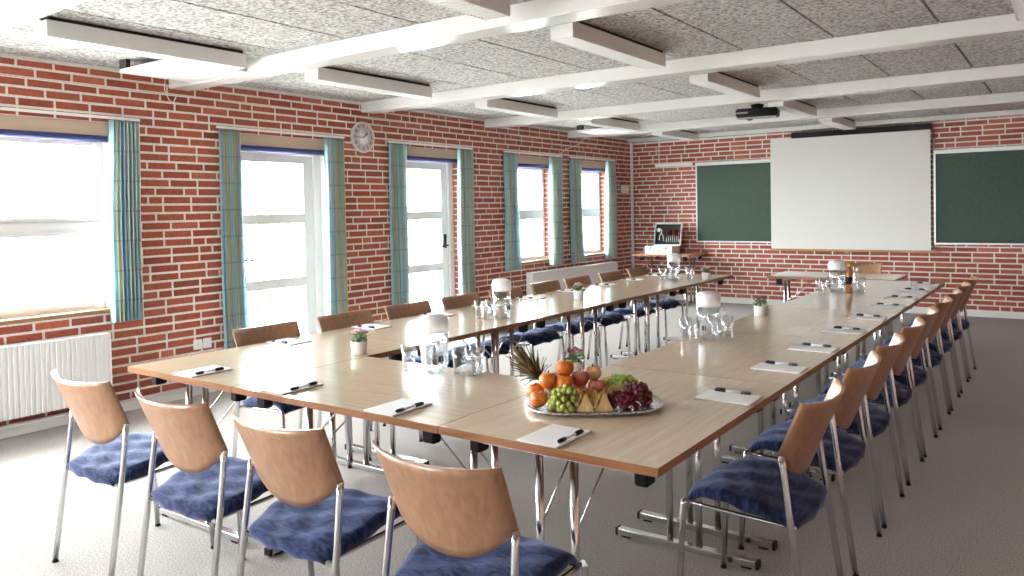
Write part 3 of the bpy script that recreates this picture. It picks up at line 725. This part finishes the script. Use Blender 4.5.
flowers(-2.955, 7.42, 'white pot of pink flowers at the far end of the window-side row', m_pink)

# ------------------------------------------------------------------ fruit platter
TC = Vector((-1.418, 2.467, TZ)); TR = math.radians(35.6)
def tp(px, py, pz=0):   # platter frame: x along its long axis (rightward), y away from camera
    px = px*.92-.02; py *= .92; pz = pz*.92 if pz < .05 else pz*.86
    c, s = math.cos(TR), math.sin(TR); return (TC.x+px*c-py*s, TC.y+px*s+py*c, TZ+pz)
m_tray = noisy(mat('embossed_silver', (.55, .56, .58), .25, .9), (.25, .25, .27), (.75, .76, .78), 130, detail=2, bump=.8, dist=.003)
e = empty('serving_platter', tuple(TC), TR, label='oval embossed silver platter heaped with fruit on the right-hand table', cat='platter')
mb = MB(); n = 64
def ov(k, a, b): t = 2*PI*k/n; q = 2/3.0; return (a*math.copysign(abs(math.cos(t))**q, math.cos(t)), b*math.copysign(abs(math.sin(t))**q, math.sin(t)))
rings = [(.215, .135, .0), (.238, .158, .006), (.248, .168, .018), (.244, .164, .020), (.215, .138, .009), (.11, .08, .0075)]
for a, b, z in rings:
    for k in range(n): x, y = ov(k, a, b); mb.v.append((x, y, z))
for i in range(len(rings)-1):
    for k in range(n): p0 = i*n+k; p1 = i*n+(k+1) % n; mb.face((p0, p1, p1+n, p0+n), 0, True)
mb.face([k for k in range(n)][::-1]); mb.face([(len(rings)-1)*n+k for k in range(n)]); mb.build('platter_dish', m_tray, e)
m_orange = noisy(mat('orange_peel', (.8, .25, .02), .4), (.52, .115, .01), (.64, .18, .02), 90, bump=.3)
m_peach = noisy(mat('peach_skin', (.8, .5, .25), .55), (.45, .15, .07), (.66, .40, .17), 9, detail=2)
m_apple = noisy(mat('red_apple_skin', (.5, .06, .06), .25), (.26, .02, .025), (.50, .14, .09), 8, (1, 1, .4), detail=3)
m_mango = noisy(mat('pear_skin', (.7, .5, .15), .4), (.5, .32, .08), (.75, .55, .2), 10)
m_flesh = noisy(mat('pineapple_flesh', (.85, .62, .2), .4), (.58, .36, .11), (.74, .56, .24), 50, (1, 1, .3))
m_rind = noisy(mat('pineapple_rind', (.25, .13, .04), .7), (.10, .05, .015), (.42, .25, .08), 60, bump=.6)
m_gg = mat('green_grape', (.36, .44, .09), .22, Transmission_Weight=.15, Subsurface_Weight=.2); m_rg = noisy(mat('red_grape', (.25, .02, .04), .25), (.03, .004, .012), (.20, .02, .035), 30)
m_stalk = mat('stalk', (.15, .10, .04), .8); m_crown = noisy(mat('pineapple_leaf', (.14, .16, .05), .55), (.05, .065, .025), (.20, .13, .05), 9, (1, 1, 3))
def fruit(name, px, py, pz, r, m, label, cat, sz=(1, 1, .95), dimple=True, grp=None):
    x, y, z = tp(px, py, pz); r *= .87; e = empty(name, (x, y, z), TR, label=label, cat=cat, group=grp); mb = MB(); N_ = 22; K = 14
    for i in range(K+1):
        t = PI*i/K; rr = r*math.sin(t); zz = -r*math.cos(t)
        if dimple and i > K-3: zz -= r*.10*(i-(K-3))
        for k in range(N_): a = 2*PI*k/N_; q = 1+.02*math.sin(5*a) if dimple else 1; mb.v.append((rr*sz[0]*math.cos(a)*q, rr*sz[1]*math.sin(a)*q, zz*sz[2]))
    for i in range(K):
        for k in range(N_): a = i*N_+k; b = i*N_+(k+1) % N_; mb.face((a, b, b+N_, a+N_), 0, True)
    mb.build('fruit_body', m, e)
    o = MB().tube([(0, 0, r*sz[2]*.72), (.001, .001, r*sz[2]*.98), (.004, 0, r*sz[2]*1.1)], .0018, 6).build('stalk', m_stalk, e); return e
O = 'oranges on the platter'
fruit('orange', -.195, -.045, .047, .037, m_orange, 'orange lowest at the left end of the platter', 'orange', grp=O)
fruit('orange', -.205, .055, .055, .038, m_orange, 'orange at the left rim behind the lowest orange', 'orange', grp=O)
fruit('orange', -.155, .02, .112, .039, m_orange, 'orange high on the left of the heap', 'orange', grp=O)
fruit('orange', -.085, .06, .155, .040, m_orange, 'topmost orange of the fruit heap', 'orange', grp=O)
fruit('orange', -.09, .01, .103, .038, m_orange, 'orange just below the topmost orange', 'orange', grp=O)
fruit('orange', -.105, .115, .085, .036, m_orange, 'orange half hidden behind the heap', 'orange', grp=O)
fruit('orange', -.020, -.035, .062, .034, m_orange, 'orange low behind the pineapple wedges', 'orange', grp=O)
fruit('apple', -.025, .045, .112, .038, m_apple, 'red apple right of the topmost orange', 'apple')
fruit('apple', .035, .0, .082, .037, m_apple, 'red apple low in the middle of the platter', 'apple')
fruit('peach', .03, .09, .125, .038, m_peach, 'yellow peach at the back of the platter', 'peach')
fruit('apple', -.03, .11, .06, .037, m_apple, 'red apple buried at the back of the heap', 'apple')
fruit('pear', .105, .075, .085, .033, m_mango, 'yellow pear lying at the back right of the heap', 'pear', (1.55, 1, .9), False)
fruit('pear', .125, .025, .064, .031, m_mango, 'smaller yellow pear in front of the other pear', 'pear', (1.4, 1, .9), False)
fruit('peach', .05, .06, .05, .036, m_peach, 'peach under the heap in the middle of the platter', 'peach')
def grapes(px, py, pz, a, b, c, n, m, label, r=.0115, seed=1):
    r *= .92; a *= .92; b *= .92; c *= .9; x, y, z = tp(px, py, pz); e = empty('grape_bunch', (x, y, z), TR, label=label, cat='grapes'); R = random.Random(seed); pts = []
    tries = 0
    while len(pts) < n and tries < 20000:
        tries += 1; u = R.uniform(0, 6.28); v = R.uniform(-.35, 1); q = R.uniform(.8, 1)
        p = Vector((a*q*math.cos(u)*math.sqrt(1-v*v), b*q*math.sin(u)*math.sqrt(1-v*v), c*q*v))
        if all((p-o).length > r*1.5 for o in pts): pts.append(p)
    st = MB()
    st.tube([(-a*.8, 0, 0), (0, 0, 0), (a*.8, 0, 0)], .002, 6)
    for i, p in enumerate(pts):
        g = MB().ball((0, 0, 0), r, 10, 8, 0, (1, 1, 1.12)).build('grape', m, e); g.location = p; st.tube([(p.x*.5, 0, 0), tuple(p)], .001, 5)
    st.build('grape_stem', m_stalk, e)
    # the first grape mesh is shared
    gs = [c_ for c_ in e.children if c_.name.startswith('grape') and not c_.name.startswith('grape_stem')]
    for g in gs[1:]: g.data = gs[0].data
grapes(-.095, -.085, .035, .065, .045, .068, 46, m_gg, 'bunch of green grapes at the front left of the platter', seed=1)
grapes(.145, .05, .085, .062, .038, .030, 26, m_gg, 'bunch of green grapes at the back right of the platter', seed=2)
grapes(.115, -.07, .035, .045, .035, .035, 26, m_rg, 'bunch of red grapes right of the pineapple wedges', seed=3)
grapes(.19, -.015, .035, .058, .06, .062, 48, m_rg, 'bunch of dark red grapes at the right end of the platter', seed=4)
def wedge(px, py, rz, lean, label):
    x, y, z = tp(px, py, .012); e = empty('pineapple_wedge', (x, y, z), TR+rz, label=label, cat='pineapple')
    mb = MB(); pr_ = [(-.034, 0), (.034, 0), (.006, .062), (-.006, .062)]
    n0 = 0
    for yy, k in ((-.016, 1), (.03, .85)):
        for a, b in pr_: mb.v.append((a*k, yy+b*lean, b*k))
    for q in ((0, 1, 2, 3), (7, 6, 5, 4), (0, 4, 5, 1), (1, 5, 6, 2), (2, 6, 7, 3), (3, 7, 4, 0)): mb.face(q)
    mb.build('flesh', m_flesh, e, bevel=.004)
    mb = MB(); mb.tube([(-.036, .0, .004), (-.022, .0, .032), (-.009, .004, .062), (0, .008, .07)], [.008, .009, .008, .004], 8); mb.build('rind', m_rind, e)
wedge(-.02, -.115, 0, .25, 'left pineapple wedge at the front of the platter')
wedge(.05, -.115, .1, .25, 'middle pineapple wedge at the front of the platter')
wedge(.075, -.05, .3, .2, 'pineapple wedge standing behind the front pair')
wedge(.02, -.055, -.2, .2, 'pineapple wedge half hidden between apple and grapes')
# pineapple lying at the back left with its leaf crown
x, y, z = tp(-.135, .145, .065); e = empty('pineapple', (x, y, z), TR, label='pineapple with spiky leaf crown lying behind the oranges', cat='pineapple')
Mx = Matrix.Rotation(math.radians(-42), 3, 'Y')
mb = MB(); mb.ball((.02, 0, -.005), .045, 20, 14, 0, (1, 1, 1.1), Mx); mb.build('pineapple_body', m_rind, e)
R = random.Random(4)
mb = MB()
for i in range(46):
    lay = i/46; a = i*2.4; tilt = .12+.95*(1-lay); l = .075+.075*lay*R.uniform(.8, 1.1)
    d = Vector((math.sin(tilt)*math.cos(a), math.sin(tilt)*math.sin(a), math.cos(tilt))); sd = d.cross(Vector((0, 0, 1))).normalized() if tilt > .01 else Vector((1, 0, 0))
    base = Vector((0, 0, .03+.03*lay)); rows_ = []
    for t, w in ((0, .010), (.35, .0115), (.7, .008), (1, .0005)):
        c = base+d*l*t+Vector((0, 0, -.02))*t*t*(1-lay)*1.2; up = sd.cross(d)*-.0018
        rows_.append([c-sd*w, c+up*1.0, c+sd*w, c-up*.6])
    n0 = len(mb.v)
    for r_ in rows_: mb.v += [tuple(Mx @ q+Vector((-.02, 0, .0))) for q in r_]
    for t in range(3):
        for k in range(4): p0 = n0+t*4+k; p1 = n0+t*4+(k+1) % 4; mb.face((p0, p1, p1+4, p0+4), 0, True)
mb.build('leaf_crown', m_crown, e, clean=False)

# ------------------------------------------------------------------ tool case on the corner table
TZ2 = .755
e = empty('tool_case', (-5.27, 10.80, TZ2), label='open white hard case of tools on the corner table', cat='case')
mb = MB(); W_, D_, H_ = .44, .30, .115; t = .008
mb.box((0, 0, 0), (W_, D_, t)); mb.box((0, 0, t), (W_, t, H_)); mb.box((0, D_-t, t), (W_, D_, H_)); mb.box((0, t, t), (t, D_-t, H_)); mb.box((W_-t, t, t), (W_, D_-t, H_)); mb.box((t, t, H_-.02), (W_-t, D_-t, H_-.012)); mb.build('case_base', m_alu, e, bevel=.004)
MB().tube([(.15, 0, .06), (.155, -.022, .045), (.20, -.028, .04), (.245, -.022, .045), (.25, 0, .06)], .006, 8).build('handle', m_grey, e)
mb = MB()
for q in (.07, .33): mb.box((q, -.006, .07), (q+.035, 0, .105))
mb.build('latch', m_grey, e, bevel=.002)
la = math.radians(14)
LM = Matrix.Translation((0, D_+.0, H_+.004)) @ Matrix.Rotation(-la, 4, 'X')
ld = MB(); LH = .345
ld.box((0, .045, 0), (W_, .053, LH), M=LM); ld.box((0, 0, 0), (.01, .045, LH), M=LM); ld.box((W_-.01, 0, 0), (W_, .045, LH), M=LM); ld.box((.01, 0, 0), (W_-.01, .045, .01), M=LM); ld.box((.01, 0, LH-.01), (W_-.01, .045, LH), M=LM); ld.build('case_lid', m_alu, e, bevel=.003)
MB().box((.012, .036, .012), (W_-.012, .045, LH-.012), M=LM).build('tool_board', m_black, e)
EM = Matrix.Translation((-5.27, 10.80, TZ2)) @ LM; R = random.Random(3)
cols = [mat('red_grip', (.5, .03, .02), .4), m_navyink, m_black]
for i in range(7):
    q = .20+i*.032; l = .20-.012*abs(i-3)
    t_ = empty('hand_tool', tuple(EM @ Vector((q, .024, .05))), label='steel hand tool in the row held in the lid of the case', cat='tool', group='hand tools in the case lid'); t_.rotation_euler.x = -la
    MB().tube([(0, 0, 0), (.002, 0, l*.62)], .0045, 8).build('shaft', m_silver, t_); MB().tube([(.002, 0, l*.58), (.004, 0, l)], [.008, .010], 8).build('grip', cols[i % 3], t_)
t_ = empty('pliers', tuple(EM @ Vector((.10, .027, .08))), label='pale pliers clipped at the left of the case lid', cat='pliers'); t_.rotation_euler.x = -la
mb = MB(); mb.tube([(-.02, 0, 0), (-.022, 0, .07), (.0, 0, .11), (.012, 0, .17)], [.008, .009, .01, .005], 8); mb.tube([(.05, 0, -.01), (.04, 0, .06), (.006, 0, .11), (-.002, 0, .17)], [.008, .009, .01, .005], 8); mb.build('jaws', m_white, t_)
t_ = empty('tape_measure', tuple(EM @ Vector((.065, .022, .24))), label='round white tape measure at the top of the case lid', cat='tape measure'); t_.rotation_euler.x = -la
o = MB().lathe([(.03, 0), (.032, .006), (.03, .012)], 18).build('tape_body', m_white, t_); o.rotation_euler.x = PI/2; MB().box((.0, -.008, -.04), (.02, .0, -.015)).build('tape_tongue', m_cap, t_)

# window portals guide the daylight sampling
for nm, (y0, y1, z0, z1) in OPEN.items():
    l = bpy.data.lights.new('window_portal', 'AREA'); l.shape = 'RECTANGLE'; l.size = z1-z0-.05; l.size_y = y1-y0-.05; l.cycles.is_portal = True
    o = bpy.data.objects.new('window_portal', l); C.objects.link(o); o.location = (XL-.30, (y0+y1)/2, (z0+z1)/2); o.rotation_euler = (0, -PI/2, 0)
for a, b in FRONT_FILL:
    l = bpy.data.lights.new('window_portal', 'AREA'); l.shape = 'RECTANGLE'; l.size = b-a; l.size_y = 1.4; l.cycles.is_portal = True
    o = bpy.data.objects.new('window_portal', l); C.objects.link(o); o.location = ((a+b)/2, YF-.18, 1.475); o.rotation_euler = (PI/2, 0, 0)
